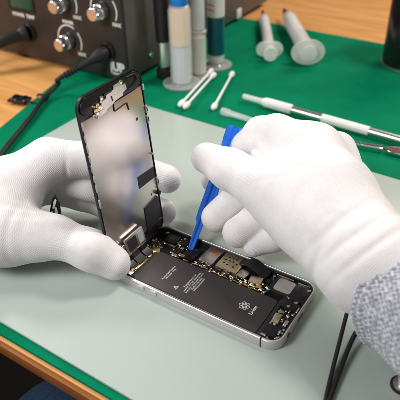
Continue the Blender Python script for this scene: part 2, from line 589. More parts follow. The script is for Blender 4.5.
for (x, y) in ((-18.2, 26.2), (-8.8, 26.6), (11.4, 26.2), (11.6, 12.4), (-34.4, 16.2), (32.6, 24.6)):
    MB().cyl((x, y, 2.6), (x, y, 4.9), 1.0, seg=18, bev=.15).build('board_screw', M['chrome'], board)
# tiny components scattered beside the shields
cp = MB()
cq = MB()
for k in range(130):
    x, y = -34 + 0.52 * k, 7.6 + 1.55 * random.randint(0, 2)
    if -31.5 < x < -21.5:
        continue
    sx, sy = random.choice(((1.2, .6), (.6, 1.2), (.8, .8), (1.6, .9)))
    (cp if random.random() < .55 else cq).box((x, y, 2.95), (sx, sy, random.uniform(.6, 1.3)), 0.08, seg=1)
cp.build('capacitor_rows', M['gold'], board, kind='stuff')
cq.build('resistor_rows', M['shield'], board, kind='stuff')
# gold ground strip beside the battery
gs = MB()
for k in range(9):
    x0 = -33 + k * 7.6
    gs.box((x0, 6.3 + random.uniform(-.3, .3), 5.0), (random.uniform(3.5, 6.8), 0.8, 1.3), 0.15)
gs.build('ground_strip', M['gold'], board)
part_box('connector_cover', (14.5, 15.0, 5.0), (6.5, 7.5, 1.4), M['shield'], board, 0.3, -6)
part_box('connector_cover', (24.3, 14.2, 4.9), (8.5, 7.2, 1.6), M['shield_gold'], board, 0.35, 8)
part_box('connector', (28.6, 9.8, 4.6), (4.0, 3.0, 1.8), M['gold'], board, 0.3, 20)
part_box('connector', (-31.0, 9.6, 4.4), (4.6, 2.6, 1.6), M['gold'], board, 0.25, 0)
part_box('connector', (-35.6, 7.2, 4.4), (3.4, 2.6, 1.6), M['shield'], board, 0.25, 12)
# black flexible ribbon that bows over the board
fx = MB()
prof = [(7.5, 27.2, 5.4), (12.0, 26.4, 7.2), (18.0, 24.8, 8.6), (24.0, 23.2, 7.4), (29.0, 22.4, 4.6)]
rows = []
for (x, y, z) in prof:
    rows.append([fx.bm.verts.new((x + q[2], y + q[0], z + q[1])) for q in ((-5.2, -.2, -.6), (-5.2, .2, -.6), (4.2, .2, .6), (4.2, -.2, .6))])
for a, b in zip(rows[:-1], rows[1:]):
    for i in range(4):
        fx.bm.faces.new((a[i], a[(i + 1) % 4], b[(i + 1) % 4], b[i]))
fx.bm.faces.new(rows[0][::-1]); fx.bm.faces.new(rows[-1])
bmesh.ops.subdivide_edges(fx.bm, edges=[e for e in fx.bm.edges], cuts=2, use_grid_fill=True, smooth=0.6)
fx.build('flat_ribbon', M['black'], phone)

ex = MB(); ey = MB()
for k in range(20):
    x, y = random.uniform(-42, -32), random.uniform(8, 26)
    (ex if k % 2 else ey).box((x, y, 3.3 + random.uniform(0, 1.0)), (random.uniform(.8, 2.4), random.uniform(.5, 1.2), .9), .12, Matrix(), seg=1)
for k in range(16):
    x, y = random.uniform(10, 34), random.uniform(7, 20)
    (ex if k % 2 else ey).box((x, y, 3.6 + random.uniform(0, 1.6)), (random.uniform(.8, 2.6), random.uniform(.6, 1.6), 1.0), .15, Matrix(), seg=1)
ex.build('solder_points', M['gold'], board, kind='stuff'); ey.build('solder_points', M['alu_cut'], board, kind='stuff')
# camera corner (far left) with black housing and gold flex
cam_p = part_box('camera_module', (-46.5, 21.5, 3.6), (9.5, 9.0, 3.8), M['black'], phone, 0.4)
MB().cyl((-46.5, 21.5, 5.4), (-46.5, 21.5, 5.75), 2.6, seg=28).build('camera_backing', M['tape'], cam_p)
part_box('camera_frame', (-46.5, 21.5, 2.2), (10.6, 10.2, 1.2), M['shield'], cam_p, 0.2)
part_box('antenna_flex', (-37.0, 22.5, 4.6), (6.0, 6.0, 1.0), M['bay'], phone, 0.2, 10)
part_box('antenna_flex', (-53.5, 25.0, 4.6), (3.0, 1.6, 1.6), M['gold'], phone, 0.2, 40)
part_box('antenna_flex', (-34.5, 25.6, 5.2), (8.0, 1.4, 0.8), M['bay'], phone, 0.2)
MB().cyl((-38.2, 25.0, 5.2), (-38.2, 25.0, 5.7), 0.9, seg=18).build('screw', M['chrome'], phone)
# left end: power flex, connectors
tray = part_box('front_flex', (-52.5, -9.0, 2.8), (11.0, 30.0, 2.4), M['bay'], phone, 0.3)
part_box('flex_pad', (-49.6, 4.6, 5.0), (6.4, 5.2, 0.5), M['gold'], tray, 0.1, 24)
part_box('flex_pad', (-54.2, 1.2, 5.0), (3.4, 4.6, 0.6), M['shield'], tray, 0.1, 10)
part_box('flex_pad', (-50.5, -1.8, 4.9), (5.0, 3.2, 0.5), M['gold'], tray, 0.1, -12)
part_box('flex_pad', (-47.9, -10.5, 5.2), (2.2, 14.0, 0.5), M['gold'], tray, 0.1, -3)
part_box('flex_pad', (-51.5, -16.5, 4.9), (6.5, 5.0, 0.7), M['shield_gold'], tray, 0.1, 14)
part_box('flex_pad', (-54.8, -9.2, 4.9), (2.6, 6.2, 0.6), M['copper'], tray, 0.1, 0)
part_box('flex_pad', (-50.8, -22.5, 4.7), (5.4, 3.4, 0.7), M['shield'], tray, 0.1, -10)
for (sx, sy) in ((-57.2, -20.5), (-56.8, 12.0), (-52.2, -12.4), (-47.6, 8.6), (-58.2, -3.4)):
    MB().cyl((sx, sy, 4.6), (sx, sy, 5.5), 0.95, seg=18).build('screw', M['chrome'], phone)
fl = MB()
for k in range(110):
    x, y = random.uniform(-58, -46.4), random.uniform(-25, 16)
    fl.box((x, y, 4.2 + random.uniform(0, .5)), (random.uniform(.6, 1.8), random.uniform(.5, 1.4), .9), 0.1, Matrix.Rotation(random.uniform(-.5, .5), 3, 'Z'), seg=1)
fl.build('solder_points', M['shield_gold'], tray, kind='stuff')

# right end: speaker with pale label, vibration motor, connector cluster
spk = part_box('speaker', (47.0, 18.4, 3.4), (26.0, 15.4, 4.0), M['bay'], phone, 0.6)
ls = MB()
ls.prism(rrect(37.0, 48.6, 12.8, 24.2, 1.8, 5), 5.4, 5.72, bev=0.1)
ls.build('pale_label', M['speaker_label'], spk)
part_box('speaker_cover', (55.2, 18.6, 5.55), (6.4, 12.0, 0.5), M['black'], spk, 0.15)
part_box('foil_strip', (53.4, 25.6, 5.6), (9.0, 0.9, 0.9), M['alu_cut'], spk, 0.2)
part_box('foil_strip', (39.8, 26.0, 5.6), (12.0, 0.8, 0.7), M['alu_cut'], spk, 0.2)
clus = part_box('dock_flex', (53.4, -7.5, 2.6), (12.5, 36.0, 2.0), M['bay'], phone, 0.3)
part_box('dock_block', (52.4, 6.0, 4.6), (9.8, 7.5, 2.4), M['black'], clus, 0.35, 8)
part_box('dock_block', (57.4, 4.4, 5.0), (3.2, 6.6, 2.4), M['black_gloss'], clus, 0.3, 0)
part_box('dock_block', (52.2, -19.0, 4.4), (8.6, 8.6, 2.8), M['black'], clus, 0.4, 0)
part_box('dock_block', (46.9, 6.4, 4.4), (1.8, 8.0, 1.6), M['tape'], clus, 0.2, -12)
part_box('dock_shield', (50.6, -8.6, 4.6), (4.6, 8.4, 2.0), M['shield_gold'], clus, 0.35, 6)
part_box('dock_shield', (50.0, -2.2, 4.4), (3.0, 2.4, 1.6), M['shield'], clus, 0.3, 20)
part_box('dock_shield', (57.0, -9.4, 4.4), (2.2, 5.4, 1.4), M['alu_cut'], clus, 0.3, 0)
part_box('dock_shield', (56.8, -17.4, 4.6), (1.6, 3.2, 1.8), M['alu_cut'], clus, 0.3, 0)
part_box('dock_shield', (59.3, 3.0, 6.2), (1.4, 4.2, 0.9), M['alu_cut'], clus, 0.2, 0)
part_box('dock_shield', (48.6, -24.6, 5.2), (5.2, 2.0, 1.0), M['shield'], clus, 0.2, 8)
fl = MB()
for k in range(70):
    x, y = random.uniform(47.6, 59.4), random.uniform(-26.5, 12)
    fl.box((x, y, 3.9 + random.uniform(0, 1.2)), (random.uniform(.6, 1.5), random.uniform(.6, 1.6), .9), 0.1, Matrix.Rotation(random.uniform(-.5, .5), 3, 'Z'), seg=1)
fl.build('solder_points', M['shield'], clus, kind='stuff')
for (sx, sy, sz) in ((58.0, 22.0, 6.2), (55.4, 8.4, 6.1), (52.6, 3.4, 6.1), (48.8, 11.4, 5.4), (57.9, -22.6, 5.6), (49.0, -14.4, 5.3), (35.0, 10.6, 5.5)):
    MB().cyl((sx, sy, sz - 1.2), (sx, sy, sz), 1.05, seg=18, bev=.15).build('screw', M['chrome'], phone)

# ---- display assembly, stood up at the left end
th = math.radians(84.8)
up = V((-math.cos(th), 0, math.sin(th)))
nrm = V((math.sin(th), 0, math.cos(th)))
DB = V((-58.96, 0, 5.5))
# local frame: x = width (world y), y = up the display, z = towards the opened phone
DM = frame_mat(DB, (0, 1, 0), up)
DM_inner = 1 if (DM.to_3x3() @ V((0, 0, 1))).dot(nrm) > 0 else -1
ds = MB()
ds.prism(rrect(-29.0, 29.0, 0, 122.6, 8.2, 10), -2.0, -0.7, DM, bev=0.0)
disp = ds.build('display', M['bezel'], phone)
ds = MB()
ds.prism(rrect(-28.6, 28.6, 0.4, 122.2, 8.0, 10), -2.6, -2.05, DM)
ds.build('front_glass', M['screen_glass'], disp)
ds = MB()
ds.ring(rrect(-29.2, 29.2, -.2, 122.8, 8.3, 10), rrect(-28.6, 28.5, .8, 121.8, 7.6, 10), -1.2, -0.1, DM)
ds.build('display_frame', M['black'], disp)
pl = MB()
pl.prism([(-28.0, 9), (27.3, 9), (27.3, 109.6), (-28.0, 108.6)], -0.75, 0.0, DM, bev=0.25)
plate = pl.build('shield_plate', M['plate'], disp)
hd = MB()
hd.prism(rrect(-27.4, 27.4, 110.2, 121.4, 6.6, 8), -0.78, 0.55, DM, bev=0.3)
head = hd.build('button_bay', M['bezel'], disp)
# bracket over the button, rough cut-out plate with ears
br = MB()
br.prism([(-16.07, 108.23), (-11.19, 111.66), (-10.58, 114.25), (-6.31, 114.72), (-5.7, 116.85), (1.01, 117.32), (1.86, 119.44), (7.72, 119.68), (9.18, 116.85), (12.11, 117.08), (12.84, 113.54), (8.94, 112.84), (8.2, 110.95), (0.88, 110.59), (-2.04, 109.06), (-6.92, 108.82), (-8.14, 107.17), (-14.24, 106.23)], 0.6, 1.15, DM, bev=0.15)
brk = br.build('button_bracket', M['bracket'], disp)
def dpt(x, y, z): return DM @ V((x, y, z))
def dbox(name, c, s, m, par, bev=.2, rot=0):
    q = MB(); q.box((0, 0, 0), s, bev, Matrix.Rotation(math.radians(rot), 3, 'Z'))
    bmesh.ops.transform(q.bm, matrix=DM @ Matrix.Translation(V(c)), verts=q.bm.verts)
    return q.build(name, m, par)
for (x, y) in ((-10.2, 116.6), (8.6, 119.4), (-15.6, 109.4), (-13.0, 112.4)):
    q = MB(); q.cyl(dpt(x, y, 0.4), dpt(x, y, 1.5), 1.25, seg=20, bev=.2); q.build('screw', M['chrome'], disp)
dbox('bracket_window', (-4.0, 117.8, 0.75), (7.0, 2.2, .9), M['black_gloss'], disp, .1, 3)
dbox('ribbon_connector', (-15.0, 111.4, .9), (6.0, 2.2, .9), M['gold'], disp, .15, -8)
dbox('ribbon_connector', (-12.2, 109.6, 1.1), (3.6, 1.6, .7), M['shield'], disp, .15, 20)
dbox('bracket_rib', (-1.5, 113.0, 1.35), (.5, 3.4, .5), M['black'], disp, .1, 10)
dbox('bracket_rib', (2.6, 114.4, 1.35), (2.4, .4, .4), M['copper'], disp, .1, 8)
ribf = MB(); ribf.tube([dpt(14, 112.4, .9), dpt(19, 113.0, 1.0), dpt(23.0, 115.8, 1.0), dpt(21.5, 119.6, .9), dpt(14.0, 120.4, .9)], .35, 8)
ribf.build('button_gasket', M['tape'], disp)
lb = MB()
for k in range(26):
    q = Matrix.Rotation(random.uniform(-.6, .6), 3, 'Z')
    x_, y_ = random.uniform(-19, -8), random.uniform(107, 116)
    c_ = MB(); c_.box((0, 0, 0), (random.uniform(.8, 2.2), random.uniform(.6, 1.6), .8), .12, q)
    bmesh.ops.transform(c_.bm, matrix=DM @ Matrix.Translation((x_, y_ - (x_ + 14) * -.25, random.uniform(.6, 1.1))), verts=c_.bm.verts)
    tmp = bpy.data.meshes.new('tmp'); c_.bm.to_mesh(tmp); lb.bm.from_mesh(tmp); bpy.data.meshes.remove(tmp); c_.bm.free()
lb.build('solder_points', M['shield_gold'], disp, kind='stuff')
# wire clip on the plate, hole, black pads, side clips
wr = MB(); wr.tube([dpt(0.0, 110.6, .2), dpt(-.4, 106.0, .3), dpt(-.2, 104.2, .35), dpt(2.0, 104.3, .35), dpt(10.6, 104.9, .35), dpt(11.6, 104.0, .35), dpt(12.4, 99.9, .25)], .38, 8, 4)
wr.build('wire_clip', M['black'], disp)
for (x, y, rr) in ((18.5, 90.7, 1.1), (20.5, 32.8, .8)):
    q = MB(); q.cyl(dpt(x, y, -.1), dpt(x, y, .06), rr, seg=20); q.build('plate_hole', M['black'], disp)
q = MB(); q.prism([(9.2, 43.6), (27.0, 43.4), (27.0, 51.6), (9.4, 52.6)], 0.02, .14, DM); q.build('black_pad', M['tape'], disp)
q = MB(); q.prism([(10.0, 7.2), (27.0, 10.6), (27.0, 27.0), (25.0, 29.4), (10.8, 27.4)], 0.02, .5, DM, bev=.1); q.build('black_pad', M['tape'], disp)
q = MB(); q.cyl(dpt(27.0, 61.8, -.2), dpt(27.0, 61.8, 1.2), 1.0, .6, seg=16); q.build('screw', M['chrome'], disp)
q = MB(); q.cyl(dpt(27.6, 30.5, -.2), dpt(27.6, 30.5, 1.8), 1.6, seg=20, bev=.3); q.build('screw', M['black_gloss'], disp)
for (y, l) in ((106, 5.0), (98.2, 4.0), (91.8, 4.6), (85.4, 4.2), (78.6, 5.0), (71.6, 4.0), (65.0, 4.6), (54.0, 6.0)):
    dbox('side_clip', (-28.2, y, .25), (1.0, l, .9), M['sticker'], disp, .15)
for (y, l) in ((108.6, 3.8), (93.5, 5.6), (86.4, 5.4), (39.5, 6.2), (34.5, 2.6)):
    w = dbox('side_clip', (28.5, y, .3), (1.5, l, 1.2), M['sticker'], disp, .2)
for (y, l) in ((93.5, 3.0), (86.4, 3.0), (39.5, 3.4)):
    dbox('clip_slot', (28.7, y, .8), (.8, l, .6), M['black'], disp, .1)
# ribbon cables and their metal cover at the bottom of the display
cv = MB()
CM = DM @ Matrix.Translation((-6.5, 12.0, 2.6)) @ Matrix.Rotation(math.radians(-9), 4, 'X')
cv.prism(rrect(-9.6, 9.6, -6.2, 6.2, .8, 3), -.5, .6, CM, bev=.2)
cvo = cv.build('connector_cover_plate', M['shield'], disp)
cw = MB(); cw.prism(rrect(-7.8, 1.2, -4.4, 4.4, .4, 3), .62, .8, CM); cw.build('cover_recess', M['tape'], disp)
cw = MB(); cw.prism(rrect(3.0, 8.0, -4.0, 4.2, .4, 3), .62, .9, CM); cw.build('cover_recess', M['sticker'], disp)
for q_ in ((-11.6, 3.0), (-12.8, -2.0), (-14.6, 4.4)):
    c0 = CM @ V((q_[0], q_[1], 0.3)); n_ = (CM.to_3x3() @ V((0, 0, 1)))
    q = MB(); q.cyl(c0 - n_, c0 + n_ * .7, 1.3, seg=20, bev=.2); q.build('screw', M['chrome'], disp)
for (ya, yb, m_) in ((-18.5, -13.5, 'black'), (-12.5, -5.0, 'tape'), (-3.5, 3.0, 'black')):
    q = MB()
    yc, w_ = (ya + yb) / 2, (yb - ya)
    pts = [(-58.2, yc, 15.0), (-56.4, yc, 10.6), (-55.0, yc, 7.4), (-52.0, yc, 5.6), (-49.5, yc, 5.2)]
    rows = [[q.bm.verts.new((x + t_[0], y + t_[1], z)) for t_ in ((.12, -w_ / 2), (.12, w_ / 2), (-.12, w_ / 2), (-.12, -w_ / 2))] for x, y, z in pts]
    for a, b in zip(rows[:-1], rows[1:]):
        for i in range(4):
            q.bm.faces.new((a[i], a[(i + 1) % 4], b[(i + 1) % 4], b[i]))
    q.bm.faces.new(rows[0][::-1]); q.bm.faces.new(rows[-1])
    q.build('ribbon_cable', M[m_], disp)
lumps = MB()
for k in range(16):
    c_ = (random.uniform(-61, -57), random.uniform(-22, -1), random.uniform(8, 14))
    lumps.box(c_, (random.uniform(.8, 2), random.uniform(.8, 2.4), random.uniform(.8, 1.6)), .2, Matrix.Rotation(random.uniform(-.6, .6), 3, 'X'))
lumps.build('solder_points', M['shield_gold'], disp, kind='stuff')

# ------------------------------------------------------------------ blue pry tool
ta, tb = V((-29.5, 18.4, 4.4)), V((-32.3, 84.9, 69.0))
tdir = (tb - ta).normalized()
tl = (tb - ta).length
side = V((0.84, 0.54, 0)).normalized()
TM = frame_mat(ta, tdir, -side) @ Matrix.Rotation(-PI / 2, 4, 'Z')
pt = MB()
# (length, half width, half thickness)
secs = [(0, 1.9, .45), (3, 2.1, .7), (9, 2.3, 1.2), (19, 2.5, 1.5), (22, 4.1, 2.1), (28, 4.3, 2.4), (tl * .55, 4.6, 2.7), (tl * .8, 5.0, 2.8), (tl - 9, 6.0, 2.6), (tl - 3, 6.1, 2.3), (tl, 4.6, 1.6)]
rows = []
for (l, w, t) in secs:
    # channelled section: raised sides with a groove along the middle
    sec = [(-w, -t), (w, -t), (w, t), (w * .55, t), (w * .35, t * .25), (-w * .15, t * .25), (-w * .35, t), (-w, t)]
    rows.append([pt.bm.verts.new(TM @ V((x, l, z))) for x, z in sec])
for a, b in zip(rows[:-1], rows[1:]):
    for i in range(8):
        pt.bm.faces.new((a[i], a[(i + 1) % 8], b[(i + 1) % 8], b[i]))
pt.bm.faces.new(rows[0][::-1]); pt.bm.faces.new(rows[-1])
bmesh.ops.bevel(pt.bm, geom=list(pt.bm.edges), offset=.25, segments=2, affect='EDGES')
tool = pt.build('pry_tool', M['blue'], o=ta)
tool.location = ta * S
tag(tool, 'bright blue plastic pry tool held in the right glove over the phone', 'pry tool')

# ------------------------------------------------------------------ gloved hands (one continuous surface each)
def sd_cone(p, a, b, r0, r1):
    ab = b - a
    h = np.clip(((p - a) @ ab) / (ab @ ab), 0, 1)
    d = np.linalg.norm(p - a - h[:, None] * ab, axis=1)
    return d - (r0 + (r1 - r0) * h)


def smin(a, b, k):
    h = np.clip(0.5 + 0.5 * (b - a) / k, 0, 1)
    return b + (a - b) * h - k * h * (1 - h)


def chain_d(p, ch, k=4.0):
    d = None
    for (q0, q1) in zip(ch[:-1], ch[1:]):
        e = sd_cone(p, np.array(q0[:3]), np.array(q1[:3]), q0[3], q1[3])
        d = e if d is None else smin(d, e, k)
    return d


def wr_noise(p, seed, freq, amp):
    """Smooth pseudo noise from a few crossed waves (cloth slack)."""
    rs = np.random.RandomState(seed)
    out = np.zeros(len(p))
    for i in range(7):
        w = rs.normal(size=3)
        w = w / np.linalg.norm(w) * freq * rs.uniform(.5, 1.6)
        out += np.sin(p @ w + rs.uniform(0, 6.28) + 1.3 * np.sin(p @ rs.normal(size=3) * freq * .3))
    return out / 7 * amp * 1.6


def hand_field(p, hand):
    pal = None
    for ch in hand['palm']:
        e = chain_d(p, ch, 8.0)
        pal = e if pal is None else smin(pal, e, hand.get('kp', 12.0))
    tot = None
    for f in hand['fingers']:
        e = smin(pal, chain_d(p, f['j'], f.get('kc', 4.0)), f.get('k', 9.0))
        tot = e if tot is None else np.minimum(tot, e)
    if tot is None:
        tot = pal
    for (q, n_, wdt, dep, ext) in hand.get('folds', ()):
        # crease: a narrow valley across the cloth at point q, its line direction n_ x view kept short by ext
        d = p - np.array(q)
        t = d @ np.array(n_)
        fall = np.exp(-np.sum(d * d, axis=1) / (ext * ext))
        tot = tot + dep * np.exp(-(t / wdt) ** 2) * fall
    tot = tot + wr_noise(p, hand['seed'], 0.09, 0.6) + wr_noise(p, hand['seed'] + 1, 0.24, 0.28)
    return tot


def surface_net(field, lo, hi, h):
    n = np.ceil((hi - lo) / h).astype(int) + 1
    ax = [lo[i] + h * np.arange(n[i]) for i in range(3)]
    G = np.stack(np.meshgrid(*ax, indexing='ij'), -1).reshape(-1, 3)
    F = np.concatenate([field(G[i:i + 400000]) for i in range(0, len(G), 400000)]).reshape(n)
    corners = [(i, j, k) for i in (0, 1) for j in (0, 1) for k in (0, 1)]
    sl = lambda c: F[c[0]:n[0] - 1 + c[0], c[1]:n[1] - 1 + c[1], c[2]:n[2] - 1 + c[2]]
    cnt = sum((sl(c) < 0).astype(int) for c in corners)
    act = (cnt > 0) & (cnt < 8)
    idx = -np.ones(act.shape, int)
    cells = np.argwhere(act)
    idx[act] = np.arange(len(cells))
    acc = np.zeros((len(cells), 3))
    num = np.zeros(len(cells))
    for a in range(8):
        for b in range(a + 1, 8):
            ca_, cb_ = np.array(corners[a]), np.array(corners[b])
            if np.abs(ca_ - cb_).sum() != 1:
                continue
            fa = F[tuple((cells + ca_).T)]
            fb = F[tuple((cells + cb_).T)]
            m = (fa < 0) != (fb < 0)
            t = np.where(m, fa / np.where(m, fa - fb, 1), 0)
            acc += np.where(m[:, None], ca_ + t[:, None] * (cb_ - ca_), 0)
            num += m
    verts = lo + h * (cells + acc / num[:, None])
    quads = []
    for d in range(3):
        o1, o2 = (d + 1) % 3, (d + 2) % 3
        A = [slice(None)] * 3
        B = [slice(None)] * 3
        A[d] = slice(0, -1)
        B[d] = slice(1, None)
        s0, s1 = F[tuple(A)] < 0, F[tuple(B)] < 0
        ed = np.argwhere(s0 != s1)
        ed = ed[(ed[:, o1] > 0) & (ed[:, o2] > 0) & (ed[:, o1] < n[o1] - 1) & (ed[:, o2] < n[o2] - 1)]
        e1 = np.zeros(3, int); e1[o1] = 1
        e2 = np.zeros(3, int); e2[o2] = 1
        q = np.stack([idx[tuple((ed - e1 - e2).T)], idx[tuple((ed - e2).T)], idx[tuple(ed.T)], idx[tuple((ed - e1).T)]], 1)
        fl = s1[tuple(ed.T)]
        q[fl] = q[fl][:, ::-1]
        quads.append(q)
    return verts, np.concatenate(quads)


def knit_coords(v, hand):
    """mm along and around the nearest finger or the palm, for the stitch pattern."""
    best = np.full(len(v), 1e9)
    out = np.zeros((len(v), 3))
    f_ = hand['frame']
    o_, ax, la, no = (np.array(q, float) for q in f_)
    pal = None
    for ch in hand['palm']:
        e = chain_d(v, ch, 8.0)
        pal = e if pal is None else np.minimum(pal, e)
    best = pal - 1.5
    second = np.full(len(v), 1e9)
    rel = v - o_
    out[:, 0] = rel @ ax
    out[:, 1] = rel @ la + 0.55 * (rel @ no)
    for f in hand['fingers']:
        s0 = 0
        js = f['j']
        st = 1 if f.get('skip', True) else 0
        for i, (q0, q1) in enumerate(zip(js[:-1], js[1:])):
            a, b = np.array(q0[:3]), np.array(q1[:3])
            ab = b - a
            ln = np.linalg.norm(ab)
            t = np.clip(((v - a) @ ab) / ln ** 2, 0, 1)
            ax_ = ab / ln
            d = np.linalg.norm(v - a - t[:, None] * ab, axis=1) - (q0[3] + (q1[3] - q0[3]) * t)
            if i >= st:
                ref = no - ax_ * (no @ ax_)
                ref /= np.linalg.norm(ref) + 1e-9
                bi = np.cross(ax_, ref)
                w = v - a
                ang_ = np.arctan2(w @ bi, w @ ref)
                m = d < best
                out[m, 0] = (s0 + ((v - a) @ ax_))[m]
                out[m, 1] = (ang_ * 10.0)[m]
                second = np.where(m, best, np.minimum(second, d))
                best = np.where(m, d, best)
            s0 += ln
    out[:, 2] = np.clip((second - best) / 5.0, 0, 1)
    return out


def build_hand(name, hand, parent, h=1.15):
    pts = [np.array(q) for ch in hand['palm'] for q in ch] + [np.array(q) for f in hand['fingers'] for q in f['j']]
    lo = np.min([q[:3] - q[3] for q in pts], axis=0) - 5
    hi = np.max([q[:3] + q[3] for q in pts], axis=0) + 5
    v, q = surface_net(lambda p: hand_field(p, hand), lo, hi, h)
    # relax once for an even skin
    nb = np.zeros_like(v); cn = np.zeros(len(v))
    for i in range(4):
        np.add.at(nb, q[:, i], v[q[:, (i + 1) % 4]]); np.add.at(cn, q[:, i], 1)
        np.add.at(nb, q[:, i], v[q[:, (i + 3) % 4]]); np.add.at(cn, q[:, i], 1)
    v = v * .5 + .5 * nb / np.maximum(cn, 1)[:, None]
    k = knit_coords(v, hand)
    me = bpy.data.meshes.new(name)
    me.from_pydata((v * S).tolist(), [], q.tolist())
    me.update()
    at = me.attributes.new('knit', 'FLOAT_VECTOR', 'POINT')
    at.data.foreach_set('vector', k.astype(np.float32).ravel())
    me.materials.append(M['glove'])
    me.shade_smooth()
    ob = bpy.data.objects.new(name, me)
    COL.objects.link(ob)
    ob.parent = parent
    return ob


person = thing('person', 'person in white knit gloves, grey knitted sleeve and jeans working on the phone', 'person', (0, 0, 0))

def J(p, r): return (p[0], p[1], p[2], r)


def FL(q, a, b, w_, dep, ext):
    n = V(b) - V(a)
    return (q, tuple(n.normalized()), w_, dep, ext)


#HANDS
exec_hands = None
RIGHT = dict(
    seed=11, kp=14.0,
    palm=[
        [J((110.4, 18.3, 42.1), 27), J((92.3, 19.2, 46.9), 25), J((54.5, 47.1, 67.6), 23), J((31.5, 70.4, 78.2), 14)],
        [J((93.5, 23.6, 44.2), 23), J((58.3, 62.6, 55.2), 19), J((40.3, 95.7, 66.6), 12)],
        [J((91.7, 16.1, 50.6), 24), J((55.1, 26.4, 54.8), 21), J((31.8, 34.1, 56.0), 17)],
        [J((86.2, 19.4, 48.5), 22), J((36.2, 45.2, 62.2), 22), J((17.1, 66.3, 63.8), 14)],
    ],
    fingers=[
        dict(j=[J((35.8, 73.2, 78.1), 14), J((3.2, 76.3, 76.0), 14), J((-9.4, 80.8, 70.2), 13), J((-33.9, 82.6, 46.5), 9.5), J((-43.8, 69.1, 27.9), 8.2)], k=10),
        dict(j=[J((43.2, 31.4, 54.4), 18), J((11.4, 42.4, 57.4), 16), J((-16.0, 48.8, 58.5), 13.8), J((-35.8, 51.4, 59.6), 11.4)], k=12, kc=6),
        dict(j=[J((36.0, 83.5, 67.6), 12), J((1.2, 70.7, 57.1), 12.5), J((-13.9, 59.7, 31.7), 11.6), J((-22.2, 40.8, 21.1), 10.8)], k=7),
        dict(j=[J((42.6, 85.4, 64.8), 12), J((22.4, 65.8, 45.2), 12), J((9.4, 46.0, 28.5), 12.2), J((1.3, 31.9, 23.5), 11.2)], k=7),
        dict(j=[J((43.6, 83.8, 62.1), 12), J((34.0, 55.0, 35.7), 10.5), J((22.8, 41.1, 22.8), 9.8), J((12.7, 32.3, 16.9), 8.2)], k=7),
    ],
    folds=[FL((84.0, 3.7, 73.0), (98.0, 20.6, 44.1), (59.0, 37.1, 64.3), 2.2, 1.1, 26),
           FL((73.9, 8.6, 76.3), (96.7, 22.8, 47.8), (59.0, 37.1, 64.3), 2.4, 0.9, 24),
           FL((94.9, 5.4, 68.4), (105.4, 18.1, 45.8), (74.7, 29.6, 60.7), 2.0, 1.1, 24),
           FL((-0.6, 42.4, 70.1), (11.2, 42.7, 57.9), (-16.7, 49.9, 58.6), 1.6, 0.8, 11),
           FL((8.1, 34.8, 61.4), (11.2, 42.7, 57.9), (-16.7, 49.9, 58.6), 1.5, 0.8, 9),
           FL((-8.3, 77.5, 82.8), (3.2, 76.3, 76.0), (-9.0, 80.1, 69.1), 1.6, 0.8, 9),
           FL((32.7, 39.0, 74.8), (43.2, 31.4, 54.4), (35.8, 73.2, 78.1), 2.4, 1.2, 16),
           FL((28.6, 36.1, 67.8), (45.0, 28.4, 49.4), (25.5, 65.7, 77.3), 1.8, 0.9, 14),
           FL((68.9, -0.4, 52.4), (82.5, 13.7, 48.1), (46.2, 25.4, 51.9), 2.6, 1.0, 20)],
    frame=((96.7, 22.8, 47.8), (-.75, .35, .2), (.4, .85, .2), (.1, -.3, .9)),
)
LEFT = dict(
    seed=23, kp=13.0,
    palm=[
        [J((-180.1, -63.2, 36.6), 27), J((-146.1, -38.6, 42.6), 24), J((-129.6, -7.6, 59.4), 14)],
        [J((-178.1, -66.6, 31.1), 27), J((-155.0, -34.1, 30.7), 22), J((-141.8, -6.1, 39.6), 12)],
        [J((-174.0, -68.7, 34.0), 27), J((-129.9, -56.8, 29.5), 22), J((-105.0, -48.2, 30.6), 15)],
        [J((-169.5, -49.2, 27.6), 22), J((-162.4, -20.5, 21.4), 16), J((-152.0, 0.2, 23.7), 11)],
    ],
    fingers=[
        dict(j=[J((-128.7, -6.5, 60.0), 14), J((-106.7, 13.2, 55.7), 12), J((-84.9, 32.4, 44.2), 10.6), J((-67.2, 46.2, 34.6), 10.0)], k=9),
        dict(j=[J((-116.5, -53.3, 30.1), 17), J((-92.6, -42.6, 31.1), 13.2), J((-69.2, -37.0, 26.5), 12.2), J((-55.9, -30.7, 16.7), 10.6)], k=9, kc=6),
        dict(j=[J((-136.8, -4.8, 40.6), 12), J((-111.4, 10.4, 35.5), 11.0), J((-85.8, 24.7, 22.1), 10.0), J((-65.4, 36.5, 11.6), 9.6)], k=7),
        dict(j=[J((-149.3, -0.1, 24.8), 11), J((-120.9, 11.5, 19.9), 9.5), J((-102.7, 22.3, 8.1), 9.0), J((-83.3, 30.4, -0.8), 8.4)], k=7),
    ],
    folds=[FL((-76.0, -44.6, 43.5), (-92.8, -42.3, 31.7), (-69.2, -37.0, 26.5), 1.8, .25, 12),
           FL((-68.1, -44.8, 40.6), (-92.8, -42.3, 31.7), (-69.2, -37.0, 26.5), 1.8, .2, 11),
           FL((-97.7, -47.0, 50.6), (-105.0, -48.2, 30.6), (-129.6, -7.6, 59.4), 2.2, 1.1, 18),
           FL((-108.5, -46.2, 53.0), (-105.0, -48.2, 30.6), (-129.6, -7.6, 59.4), 2.0, 0.9, 18),
           FL((-112.4, -6.4, 57.9), (-128.7, -6.5, 60.0), (-106.7, 13.2, 55.7), 1.6, 0.9, 11),
           FL((-110.2, -63.8, 44.0), (-129.9, -56.8, 29.5), (-105.0, -48.2, 30.6), 2.6, 1.0, 20),
           FL((-128.8, -40.3, 61.7), (-155.0, -48.6, 41.2), (-129.6, -7.6, 59.4), 2.6, 0.9, 22)],
    frame=((-139.8, -46.9, 33.3), (.84, .54, 0), (0, -.3, .9), (-.5, -.7, 0)),
)
build_hand('glove', RIGHT, person)
build_hand('glove', LEFT, person)

